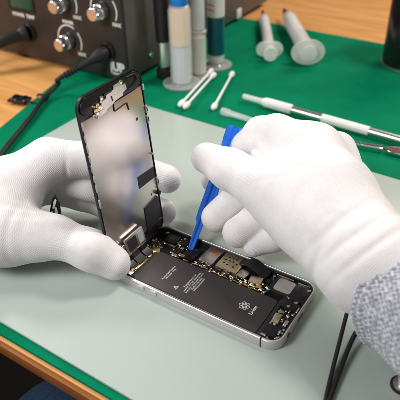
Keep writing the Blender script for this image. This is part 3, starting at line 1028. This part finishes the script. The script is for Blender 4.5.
# grey knitted sleeve over the right wrist: a thick cuff that tapers up the forearm
def sleeve(parent, a, b):
    a, b = np.array(a), np.array(b)
    ax = (b - a) / np.linalg.norm(b - a)
    ln = np.linalg.norm(b - a)
    n1 = np.cross(ax, (0, 0, 1.0)); n1 /= np.linalg.norm(n1)
    n2 = np.cross(n1, ax)
    nu, nv = 260, 300
    verts, kn, faces = [], [], []
    for i in range(nu):
        s = ln * i / (nu - 1)
        t = i / (nu - 1)
        r = 33.5 + 9 * t
        r += 2.2 * math.exp(-(s / 5.0) ** 2)
        if i == 0: r -= 2.4
        for k in range(nv):
            an = 2 * PI * k / nv
            # purl bumps in staggered rows
            row = s / 3.7
            bump = 0.9 * abs(math.sin(PI * row)) * (0.5 + 0.5 * math.cos(an * 64 + (PI if int(row) % 2 else 0)))
            lum = .8 * math.sin(3 * an + .05 * s) + .6 * math.sin(5 * an - .08 * s)
            rr = r + bump + lum
            q = a + ax * s + n1 * (math.cos(an) * rr) + n2 * (math.sin(an) * rr * .93)
            verts.append(q * S)
            kn.append((s, an * 33, 1))
    # turned-in hem
    for k in range(nv):
        an = 2 * PI * k / nv
        verts.append((a + ax * 10 + n1 * math.cos(an) * 28 + n2 * math.sin(an) * 26) * S)
        kn.append((0, an * 33, 1))
    for i in range(nu - 1):
        for k in range(nv):
            faces.append((i * nv + k, i * nv + (k + 1) % nv, (i + 1) * nv + (k + 1) % nv, (i + 1) * nv + k))
    for k in range(nv):
        faces.append((nu * nv + k, nu * nv + (k + 1) % nv, (k + 1) % nv, k))
    me = bpy.data.meshes.new('sleeve')
    me.from_pydata([tuple(v) for v in verts], [], faces)
    at = me.attributes.new('knit', 'FLOAT_VECTOR', 'POINT')
    at.data.foreach_set('vector', np.array(kn, np.float32).ravel())
    me.materials.append(M['sleeve'])
    me.shade_smooth()
    ob = bpy.data.objects.new('sleeve', me)
    COL.objects.link(ob)
    ob.parent = parent
    return ob

sleeve(person, (111.9, 15.8, 38.1), (190.3, -24.7, 54.1))
sleeve(person, (-178.2, -67.2, 33.9), (-213.3, -173.2, 53.9))
tl_ = MB()
tl_.tube([(-71.7, -90.5, -130.0), (-65.9, -92.4, -130.0), (-37.5, -104.7, -140.0), (40, -300, -150), (160, -470, -160)], 62, 40, 14, rf=lambda t: (.86 + .4 * t) * min(1.0, .25 + (t * 14) ** .5))
tl_.build('trouser_leg', M['jeans'], person, smooth=180)

# ------------------------------------------------------------------ power supply
PX0, PX1, PY0, PY1, PZ1 = -470.0, -247.5, 224.0, 560.0, 170.0
psu = thing('power_supply', 'dark brown bench power supply with chrome knobs and black sockets', 'power supply', (-358, 390, -1.5))
o = (-358, 390, -1.5)
MB().box(((PX0 + PX1) / 2, (PY0 + PY1) / 2 + 2, 3 + PZ1 / 2), (PX1 - PX0, PY1 - PY0 - 4, PZ1), 1.6).build('case', M['psu_side'], psu, o=o)
MB().box(((PX0 + PX1) / 2, PY0 + 1.2, 2.2 + PZ1 / 2), (PX1 - PX0 - .8, 4.4, PZ1 + .4), 1.0).build('front_panel', M['psu'], psu, o=o)
FY = PY0 - 1.0 - .02
for (x, y) in ((-258, 240), (-458, 240), (-258, 540), (-458, 540)):
    MB().cyl((x, y, -1.5), (x, y, 3.6), 7, 6, bev=.6).build('foot', M['black_rubber'], psu, o=o)
MB().box((-246.6, 470, 9), (2.2, 12, 13), .8).build('side_label', M['white_plastic'], psu, o=o)
for (y, z) in ((268, 18), (268, 100)):
    MB().cyl((-247.8, y, z), (-246.2, y, z), 3.2, seg=20, bev=.5).build('case_screw', M['chrome'], psu, o=o)
dsp = MB().box((-397, FY, 76), (38, 1.2, 33), .5).build('display_window', M['lcd'], psu, o=o)
MB().ring(rrect(-418, -376, 57, 95, 1.5, 3), rrect(-415.6, -378.4, 59.4, 92.6, .8, 3), 0, 1.6, Matrix(((1, 0, 0, 0), (0, 0, -1, FY + .7), (0, 1, 0, 0), (0, 0, 0, 1)))).build('window_frame', M['black'], dsp, o=o)
FM = lambda x, z: frame_mat((x, FY - .05, z), (1, 0, 0), (0, 0, 1))
def front_text(s_, size, x, z, bold=.25):
    text(s_, size, FM(x, z), 'panel_lettering', M['white_paint'], psu, o=o, depth=.1, bold=bold)
front_text('POWER  TEMP', 5.6, -397, 51.6)
kn_lab = {0: ('POWER', 'MAX'), 1: ('VOLTAGE', 'MAX'), 2: ('CURRENT', 'MAX')}
for i, (kx, kz) in enumerate(((-327, 34.5), (-271, 77.5), (-326.5, 76.5))):
    ky = FY
    sk_ = MB().lathe([(0.01, 0), (9.4, 0), (9.4, 1.2), (8.7, 2.0), (0.01, 2.0)], (kx, ky + .3, kz), (0, -1, 0), 48)
    kn = sk_.build('knob', M['black'], psu, o=o)
    MB().lathe([(8.2, 1.6), (8.6, 3.2), (8.5, 9.0), (7.6, 9.8), (7.4, 16.5), (6.9, 17.6)], (kx, ky, kz), (0, -1, 0), 120, flute=30, depth=.06).build('knob_grip', M['chrome'], kn, o=o)
    MB().lathe([(6.7, 17.4), (6.7, 18.6), (6.1, 19.2), (0.01, 19.4)], (kx, ky, kz), (0, -1, 0), 40).build('knob_cap', M['brass_cap'], kn, o=o)
    ar = MB()
    for (a0, a1) in ((205, 60), (40, -30)):
        pts = [(kx + 17.5 * math.cos(math.radians(a0 + (a1 - a0) * t / 20)), ky - .1, kz + 17.5 * math.sin(math.radians(a0 + (a1 - a0) * t / 20))) for t in range(21)]
        for p_, q_ in zip(pts[:-1], pts[1:]):
            ar.bar(p_, q_, .3, 1.5, up=(0, 1, 0)) if False else ar.bar(p_, q_, 1.5, .3, up=(0, 1, 0))
    ar.build('scale_arc', M['white_paint'], psu, o=o, smooth=0)
    front_text(kn_lab[i][0], 4.6, kx + 1, kz + 21, .3)
    front_text('MAX', 5.2, kx + 16, kz - 13.5, .35)
front_text('UP', 13.5, -259.0, 16.0, .8)
MB().box((-262.5, FY - .1, 8.4), (13, .4, 2.4)).build('panel_mark', M['print_grey'], psu, o=o)
MB().box((-268.6, FY - .1, 14.5), (2.6, .4, 13.0)).build('panel_mark', M['print_grey'], psu, o=o)
for (x, z) in ((-271.5, 33.0), (-391, 33.0)):
    MB().lathe([(0.01, 0), (11, 0), (11, 2.0), (9.5, 4.5), (8.6, 4.6), (8.4, 1.0), (.01, .9)], (x, FY + .3, z), (0, -1, 0), 36).build('socket', M['black'], psu, o=o)

# cables and plugs
cb = thing('power_cable', 'thin black cable curving from the lower right socket over the green mat', 'cable', (-300, 140, -1.5))
o = (-300, 140, -1.5)
MB().lathe([(7.0, 0), (7.6, 3), (7.4, 11), (5.6, 16), (4.0, 22), (3.5, 34), (2.6, 35)], (-271.5, FY - 2.0, 33.0), (-0.38, -1, -0.28), 30).build('plug', M['black_rubber'], cb, o=o)
gr = MB()
pd = V((-0.38, -1, -0.28)).normalized()
p0 = V((-271.5, FY - 2.0, 33.0))
for k in range(5):
    gr.lathe([(2.6, 0), (3.9, .5), (3.9, 2.2), (2.6, 2.7)], p0 + pd * (36 + 3.8 * k), pd, 24)
gr.build('strain_relief', M['black_rubber'], cb, o=o)
p1 = p0 + pd * 34
MB().tube([p1, p1 + pd * 28, (-297.0, 167.0, 10.0), (-296.0, 145.2, 4.0), (-276.9, 105.1, 2.4), (-251.6, 49.9, 2.4), (-221.8, -8.8, 2.4), (-198.0, -69.4, 2.4)], 2.5, 16, 10).build('cord', M['black_rubber'], cb, o=o)
MB().box((-300.4, 146.5, 3.0), (13, 5, 4.5), 1.0, Matrix.Rotation(math.radians(18), 3, 'Z')).build('cable_clip', M['black'], cb, o=o)
q_ = V((-299.2, 141.3, 4.5))
MB().box(q_, (5, 4, 3), .8, Matrix.Rotation(math.radians(18), 3, 'Z')).build('clip_tip', M['shield'], cb, o=o)

cb = thing('thick_cable', 'thick black cable plugged in at the far left of the power supply', 'cable', (-400, 210, -1.5))
o = (-400, 210, -1.5)
MB().lathe([(7.0, 0), (9.6, 2), (9.8, 8), (8.6, 10), (7.6, 12)], (-391, FY - 3, 33), (-.55, -1, -.15), 30).build('plug', M['black_rubber'], cb, o=o)
MB().tube([(-391, FY - 8, 32), (-404, FY - 30, 30), (-418, FY - 55, 20), (-432, FY - 80, 9), (-452, FY - 112, 5.5), (-480, FY - 160, 5.5)], 6.6, 20, 10, rf=lambda t: 1.1 - .1 * t).build('cord', M['black_rubber'], cb, o=o)

# small black chip module on the bench edge of the mat
ch = thing('circuit_module', 'small black circuit module lying where green mat meets bare wood', 'circuit module', (-321.3, 132.5, -1.5))
o = (-321.3, 132.5, -1.5)
rz = Matrix.Rotation(math.radians(12), 3, 'Z')
MB().box((o[0], o[1], .4), (21, 15, 2.6), .5, rz).build('base', M['black'], ch, o=o)
for (dx, dy, s_) in ((-5, 2, 5), (3, -2, 6), (6, 3.5, 3.5)):
    MB().box(V(o) + rz @ V((dx, dy, 4.0)), (s_, s_ * .8, 2.8), .3, rz).build('chip', M['black_gloss'], ch, o=o)
for (dx, dy) in ((-8, -3), (-2, -5), (8.5, -4.5)):
    MB().box(V(o) + rz @ V((dx, dy, 3.4)), (2.4, 1.6, 1.2), .2, rz).build('contact', M['shield'], ch, o=o)
MB().tube([V(o) + V((9, 1, 2)), V(o) + V((16, 2.5, 1.6)), V(o) + V((22, 4, 1.4))], 1.6, 10, 4, rf=lambda t: 1 - .7 * t).build('lead', M['black'], ch, o=o)

# printed ribbon glimpsed between thumb and finger of the left glove
rb = thing('printed_ribbon', 'black and white printed ribbon glimpsed in the thumb gap of left glove', 'ribbon', (-114.3, -21.0, 31.8))
o = (-114.3, -21.0, 31.8)
RM = frame_mat(o, (.84, .54, 0), (-.18, .25, .95))
q = MB(); q.prism([(-5.5, -9), (4.5, -10), (3.6, 4), (1.2, 10.5), (-1.5, 7)], -.4, .4, RM); q.build('strip', M['black'], rb, o=o)
for pts in ([(-3.4, -6.5), (-.6, -7.2), (-.2, -5.6), (-2.6, -4.6)], [(-.4, -3.5), (1.4, -8), (2.6, -8), (1.4, 1.2), (.2, 1.4)], [(-1.6, .6), (-.2, .4), (1.8, 6.5), (.9, 7.6), (-.4, 5.4)], [(-3, -3.2), (-1.6, -3.6), (-1.2, -1.4), (-2.2, -1)]):
    q = MB(); q.prism(pts, .42, .6, RM); q.build('printed_mark', M['white_paint'], rb, o=o, smooth=0)

# ------------------------------------------------------------------ standing bottles and pen behind
B = V((-224.4, 261.2, -1.5))
mk = thing('marker_pen', 'black marker pen standing beside the power supply with a grey band', 'pen', B)
MB().lathe([(8.6, 0), (9.4, 1), (9.4, 9), (8.2, 10), (7.4, 14)], B, seg=32).build('cap', M['black'], mk, o=B)
MB().lathe([(6.6, 13), (6.6, 42)], B, seg=32).build('grip_band', M['steel'], mk, o=B)
MB().lathe([(7.2, 42), (7.6, 44), (8.4, 90), (8.6, 140), (7.8, 148), (.01, 148)], B, seg=32).build('barrel', M['black'], mk, o=B)

SG = 'syringes standing upright behind the phone'
B = V((-197.0, 255.2, -1.5))
sy = thing('syringe', 'fat upright syringe of amber flux with a bright blue cap', 'syringe', B, SG)
MB().lathe([(20, 0), (21, .8), (21, 2.2), (20, 3), (13, 3.4), (12.0, 5), (12.0, 82), (10.5, 86), (7.5, 88), (7.0, 92), (.01, 92)], B, seg=48).build('barrel', M['clear'], sy, o=B)
MB().lathe([(.01, 46), (10.3, 46.2), (10.3, 81), (9.0, 84.6), (.01, 85)], B, seg=40).build('flux_fill', M['amber'], sy, o=B)
MB().lathe([(.01, 4), (9.8, 4.2), (10.2, 20), (10.2, 44.5), (.01, 45)], B, seg=40).build('plunger', M['milky'], sy, o=B)
MB().lathe([(8.4, 87), (9.0, 88), (9.0, 104), (7.6, 108), (4.0, 112), (.01, 112)], B, seg=40, flute=20, depth=.03).build('cap', M['blue_cap'], sy, o=B)
B = V((-192.5, 283.1, -1.5))
sy = thing('syringe', 'slim upright syringe of cream paste between the amber and teal ones', 'syringe', B, SG)
MB().lathe([(13, 0), (13.6, .8), (13.6, 2), (9.2, 2.6), (8.4, 4), (8.4, 50), (9.2, 51), (9.2, 53), (7.6, 54), (7.4, 100), (6, 104), (.01, 104)], B, seg=40).build('barrel', M['clear'], sy, o=B)
MB().lathe([(.01, 5), (7.7, 5.2), (7.7, 46), (.01, 46.4)], B, seg=32).build('paste_fill', M['cream'], sy, o=B)
MB().lathe([(.01, 55), (6.4, 55.2), (6.4, 99), (.01, 99.4)], B, seg=32).build('plunger', M['milky'], sy, o=B)
B = V((-190.9, 317.5, -1.5))
sy = thing('syringe', 'upright clear syringe wrapped in a dark teal label', 'syringe', B, SG)
MB().lathe([(18, 0), (18.6, .8), (18.6, 2.4), (11.5, 3.2), (9.6, 5), (9.6, 110), (8, 114), (.01, 114)], B, seg=40).build('barrel', M['clear'], sy, o=B)
MB().lathe([(9.75, 16), (9.75, 59)], B, seg=40).build('label_band', M['teal'], sy, o=B)
MB().lathe([(9.74, 60), (9.74, 96)], B, seg=40).build('paper_band', M['paper'], sy, o=B)
q = MB()
for k in range(4):
    a0 = math.radians(230 + 18 * k)
    for z in (68, 74):
        c_ = B + V((9.8 * math.cos(a0), 9.8 * math.sin(a0), z - (k % 2)))
        q.box(c_, (.3, 2.2, 1.4), rot=Matrix.Rotation(a0, 3, 'Z'))
q.build('red_print', M['red_print'], sy, o=B)
MB().lathe([(.01, 6), (8.6, 6.2), (8.6, 15), (.01, 15.3)], B, seg=32).build('plunger', M['milky'], sy, o=B)

# cotton swabs
SW = 'cotton swabs on the green mat'
def swab(label, a, b):
    a, b = V(a), V(b)
    c = (a + b) / 2
    t = thing('cotton_swab', label, 'cotton swab', c, SW)
    ax = (b - a).normalized()
    MB().cyl(a, b, 1.35, seg=14).build('stick', M['stick'], t, o=c)
    for e, dr in ((a, -ax), (b, ax)):
        MB().lathe([(1.5, -9), (2.4, -6.5), (3.0, -3), (3.1, 0), (2.5, 3), (1.4, 4.6), (.01, 5)], e, dr, 20).build('cotton_tip', M['cotton'], t, o=c)
swab('cotton swab nearest the amber syringe, leftmost of three', (-165.9, 207.6, 2.0), (-183.9, 295.0, 2.0))
swab('cotton swab crossing beside the leftmost swab, middle of three', (-157.2, 203.9, 3.5), (-173.7, 283.9, 3.5))
swab('cotton swab lying apart on the right of the crossed pair', (-133.2, 219.0, 2.0), (-159.0, 299.7, 2.0))

# clear plastic nozzle tip half hidden behind the right glove
na, nb = V((-121.1, 214.4, 2.6)), V((-79.3, 212.1, 2.6))
nz = MB(); nz.lathe([(3.6, 0), (4.0, .6), (3.9, 8), (3.2, 10), (2.6, 34), (2.2, 38)], na, nb - na, 24)
no = nz.build('clear_nozzle', M['clear'], o=na); no.location = na * S
tag(no, 'small clear plastic nozzle on green mat behind the right glove', 'nozzle')

# two syringes lying on the green mat, pointing away
SL = 'syringes lying on the green mat'
def lying(label, a, b, rb_, rf_, rp, ears, pe=18.0):
    a, b = V(a), V(b)
    ax = (b - a).normalized()
    ln_ = (b - a).length
    t = thing('syringe', label, 'syringe', a, SL)
    MB().lathe([(rb_ + 1, 1.0), (rb_ + .3, 3.0), (rb_, 4.5), (rb_, ln_ * .74), (rb_ * .9, ln_ * .79), (rb_ * .42, ln_ * .84), (rb_ * .3, ln_ * .90)], a, ax, 40).build('barrel', M['frost'], t, o=a)
    fl_ = MB()
    fm_ = frame_mat(a, V((0, 0, 1)).cross(ax), (0, 0, 1))
    n_ = 48
    oo = []
    for k in range(n_):
        q = 2 * PI * k / n_
        r_ = rf_ if not ears else rb_ * 1.12 + (rf_ - rb_ * 1.12) * abs(math.cos(q)) ** 1.6
        oo.append((r_ * math.cos(q), r_ * math.sin(q) * (1.0 if ears else .76)))
    fl_.prism(oo, -1.4, 1.4, fm_, bev=.5)
    fl_.build('flange', M['frost'], t, o=a)
    MB().lathe([(.01, -pe), (rp * .9, -pe), (rp, -pe + .6), (rp, -pe + 3), (rp * .86, -pe + 3.5), (rp * .7, -pe + 4.4), (rp * .7, ln_ * .3), (rb_ * .85, ln_ * .3), (rb_ * .85, ln_ * .36), (.01, ln_ * .36)], a, ax, 32).build('plunger', M['frost'], t, o=a)
    MB().lathe([(.01, ln_ * .36), (rb_ * .84, ln_ * .365), (rb_ * .84, ln_ * .74), (.01, ln_ * .75)], a, ax, 32).build('contents', M['white_plastic'], t, o=a)
    MB().lathe([(rb_ * .36, ln_ * .86), (rb_ * .38, ln_ * .93), (rb_ * .22, ln_), (.01, ln_)], a, ax, 20).build('tip_cap', M['wine'], t, o=a)
    return t
lying('thinner lying syringe with two finger ears, left of the lying pair', (-148.7, 371.1, 9.5), (-224.8, 498.5, 8.0), 6.8, 16, 8.6, True)
lying('thicker lying syringe with the wide round flange, on the right', (-99.9, 371.8, 15.0), (-195.3, 505.6, 12.0), 9.8, 19.5, 9.6, False, 7.0)

# soldering handle: white nose, steel tube, white grip
sa_, sb_ = V((-118.0, 251.6, 4.5)), V((83.4, 242.2, 4.5))
sp = thing('scalpel_handle', 'long white and steel scalpel handle lying behind the right glove', 'scalpel handle', sa_)
ax = (sb_ - sa_).normalized()
def seg_(name, m, pr): MB().lathe(pr, sa_, ax, 32).build(name, m, sp, o=sa_)
seg_('tip_sleeve', M['frost'], [(.01, 0), (2.26, .3), (2.78, 1.5), (2.87, 20), (3.65, 24), (.01, 24.2)])
seg_('nose', M['white_plastic'], [(3.39, 23.5), (4.87, 27), (5.05, 30), (5.05, 56), (4.52, 57), (.01, 57.2)])
seg_('shaft', M['steel'], [(3.83, 57), (3.83, 90)])
seg_('grip', M['white_plastic'], [(.01, 89.4), (4.35, 89.5), (4.35, 137), (.01, 137.2)])
seg_('shaft', M['steel'], [(3.83, 137), (3.83, (sb_ - sa_).length)])

# small steel scraper with a dark red reflection painted on its blade
ca_, cb_ = V((12.3, 219.4, 2.8)), V((74.1, 230.1, 2.8))
sc = thing('scraper', 'small steel scraper with a dark red reflection painted on its blade beside the right glove', 'scraper', ca_)
ax = (cb_ - ca_).normalized()
def seg2(name, m, pr): MB().lathe(pr, ca_, ax, 24).build(name, m, sc, o=ca_)
seg2('ferrule', M['chrome'], [(1.6, 0), (3.0, .6), (3.0, 2.2), (1.7, 3), (1.7, 5), (2.9, 5.6), (2.9, 7.2), (1.9, 8)])
seg2('shaft', M['chrome'], [(1.9, 7.8), (2.3, 12), (2.4, 24), (3.0, 27)])
leaf = lambda k: [(27 + 2 * (1 - k) + (52 - 6 * (1 - k)) * t, sg * k * 5.2 * math.sin(PI * min(1, t * 1.02 + .06)) ** .7) for sg, ts in ((1, [q / 14 for q in range(15)]), (-1, [1 - q / 14 for q in range(1, 14)])) for t in ts]
lm_ = frame_mat(ca_, ax, V((0, 0, 1)).cross(ax)) @ Matrix.Rotation(math.radians(12), 4, 'X')
MB().prism(leaf(1.0), -1.2, 1.0, lm_, bev=.5).build('blade', M['chrome'], sc, o=ca_)
MB().prism(leaf(.74), 1.02, 1.25, lm_).build('blade_reflection', M['wine'], sc, o=ca_)  # thin dark red leaf standing in for a reflection in the steel

# dark jar at the right edge
B = V((1.5, 436, -1.5))
jar = thing('jar', 'dark glossy jar with a pale base ring at the far right of the bench', 'jar', B)
MB().lathe([(31, 3.6), (32.5, 5), (32.5, 85), (30, 92), (.01, 92)], B, seg=56).build('body', M['black_gloss'], jar, o=B)
MB().lathe([(31, 0), (33.2, .8), (33.2, 3.2), (31, 3.8), (.01, 3.9)], B, seg=56).build('base_ring', M['steel'], jar, o=B)
MB().lathe([(31, 90), (33, 91), (33, 112), (31, 114), (.01, 114)], B, seg=56, flute=40, depth=.02).build('lid', M['black'], jar, o=B)

# black lead and metal stud beside the sleeve
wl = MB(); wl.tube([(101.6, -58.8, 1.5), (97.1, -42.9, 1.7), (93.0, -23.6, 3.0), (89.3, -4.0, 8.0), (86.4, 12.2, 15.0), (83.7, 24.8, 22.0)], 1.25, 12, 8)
wl.tube([(101.6, -58.8, 1.5), (98.9, -41.8, 1.7), (96.8, -21.3, 3.0), (95.4, -3.4, 6.0), (96.5, 6.2, 11.0), (99.5, 15.0, 18.0)], 1.4, 12, 8)  # second dark strand added in place of the lead's shadow line
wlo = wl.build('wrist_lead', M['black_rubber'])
tag(wlo, 'thin black lead, its shadow line shaped as a second strand, rising from the pale mat to the grey sleeve', 'lead')
B = V((128.7, -12.8, 0.0))
st = thing('press_stud', 'dark metal press stud on the mat below the grey sleeve', 'press stud', B)
MB().lathe([(4.90, 0.07), (5.32, 0.70), (5.04, 2.10), (2.94, 2.80), (2.66, 5.60), (3.50, 6.65), (3.64, 8.40), (2.80, 9.80), (.01, 14.4)], B, seg=32).build('stud', M['steel'], st, o=B)
MB().lathe([(5.39, 0.03), (6.44, 0.14), (6.44, 1.12), (5.39, 1.33)], B, seg=32).build('backing_ring', M['black_rubber'], st, o=B)

# ------------------------------------------------------------------ light, world, camera
def area(name, loc, target, size, power, col, size_y=None):
    la = bpy.data.lights.new(name, 'AREA')
    la.shape = 'RECTANGLE'
    la.size = size * S
    la.size_y = (size_y or size) * S
    la.energy = power
    la.color = col
    ob = bpy.data.objects.new(name, la)
    ob.location = V(loc) * S
    ob.rotation_euler = (V(target) - V(loc)).to_track_quat('-Z', 'Y').to_euler()
    COL.objects.link(ob)
    return ob

area('window_softbox', (-270, -500, 520), (-20, 40, 0), 240, 4.1, (0.99, 0.99, 1.0))
area('bench_lamp', (330, 400, 850), (0, 60, 0), 190, 5.3, (1.0, 0.965, 0.94))
area('side_fill', (-760, 40, 520), (-320, 160, 0), 200, 3.0, (1.0, 0.96, 0.93))  # added fill from the left, brightens the power supply and bare wood
area('back_wash', (120, 1250, 900), (-100, 380, 0), 500, 9.0, (1.0, 0.90, 0.80))

w = bpy.data.worlds.new('World')
scene.world = w
w.use_nodes = True
bg = w.node_tree.nodes['Background']
bg.inputs['Color'].default_value = (1.0, 0.84, 0.76, 1)
bg.inputs['Strength'].default_value = 0.12

cam_d = bpy.data.cameras.new('camera')
cam_d.sensor_width = 36
cam_d.lens = 52.55
cam_d.clip_start = 0.01
cam_d.clip_end = 50
cam_d.dof.use_dof = True
cam_d.dof.focus_distance = 0.385
cam_d.dof.aperture_fstop = 13.0
co = bpy.data.objects.new('camera', cam_d)
cd = V((-0.44841416, 0.68069211, -0.57929526))
cr = V((0.84189668, 0.5393404, -0.01794186))
cu_ = V((-0.30022446, 0.49575214, 0.8149203))
m = Matrix((cr, cu_, -cd)).transposed().to_4x4()
m.translation = V((148.185, -237.719, 267.960)) * S
co.matrix_world = m
COL.objects.link(co)
scene.camera = co
scene.render.resolution_x = scene.render.resolution_y = 1024
vs = scene.view_settings
vs.view_transform = 'Standard'
vs.look = 'None'
vs.exposure = 0
vs.gamma = 1
scene.cycles.max_bounces = 8
scene.cycles.use_denoising = True
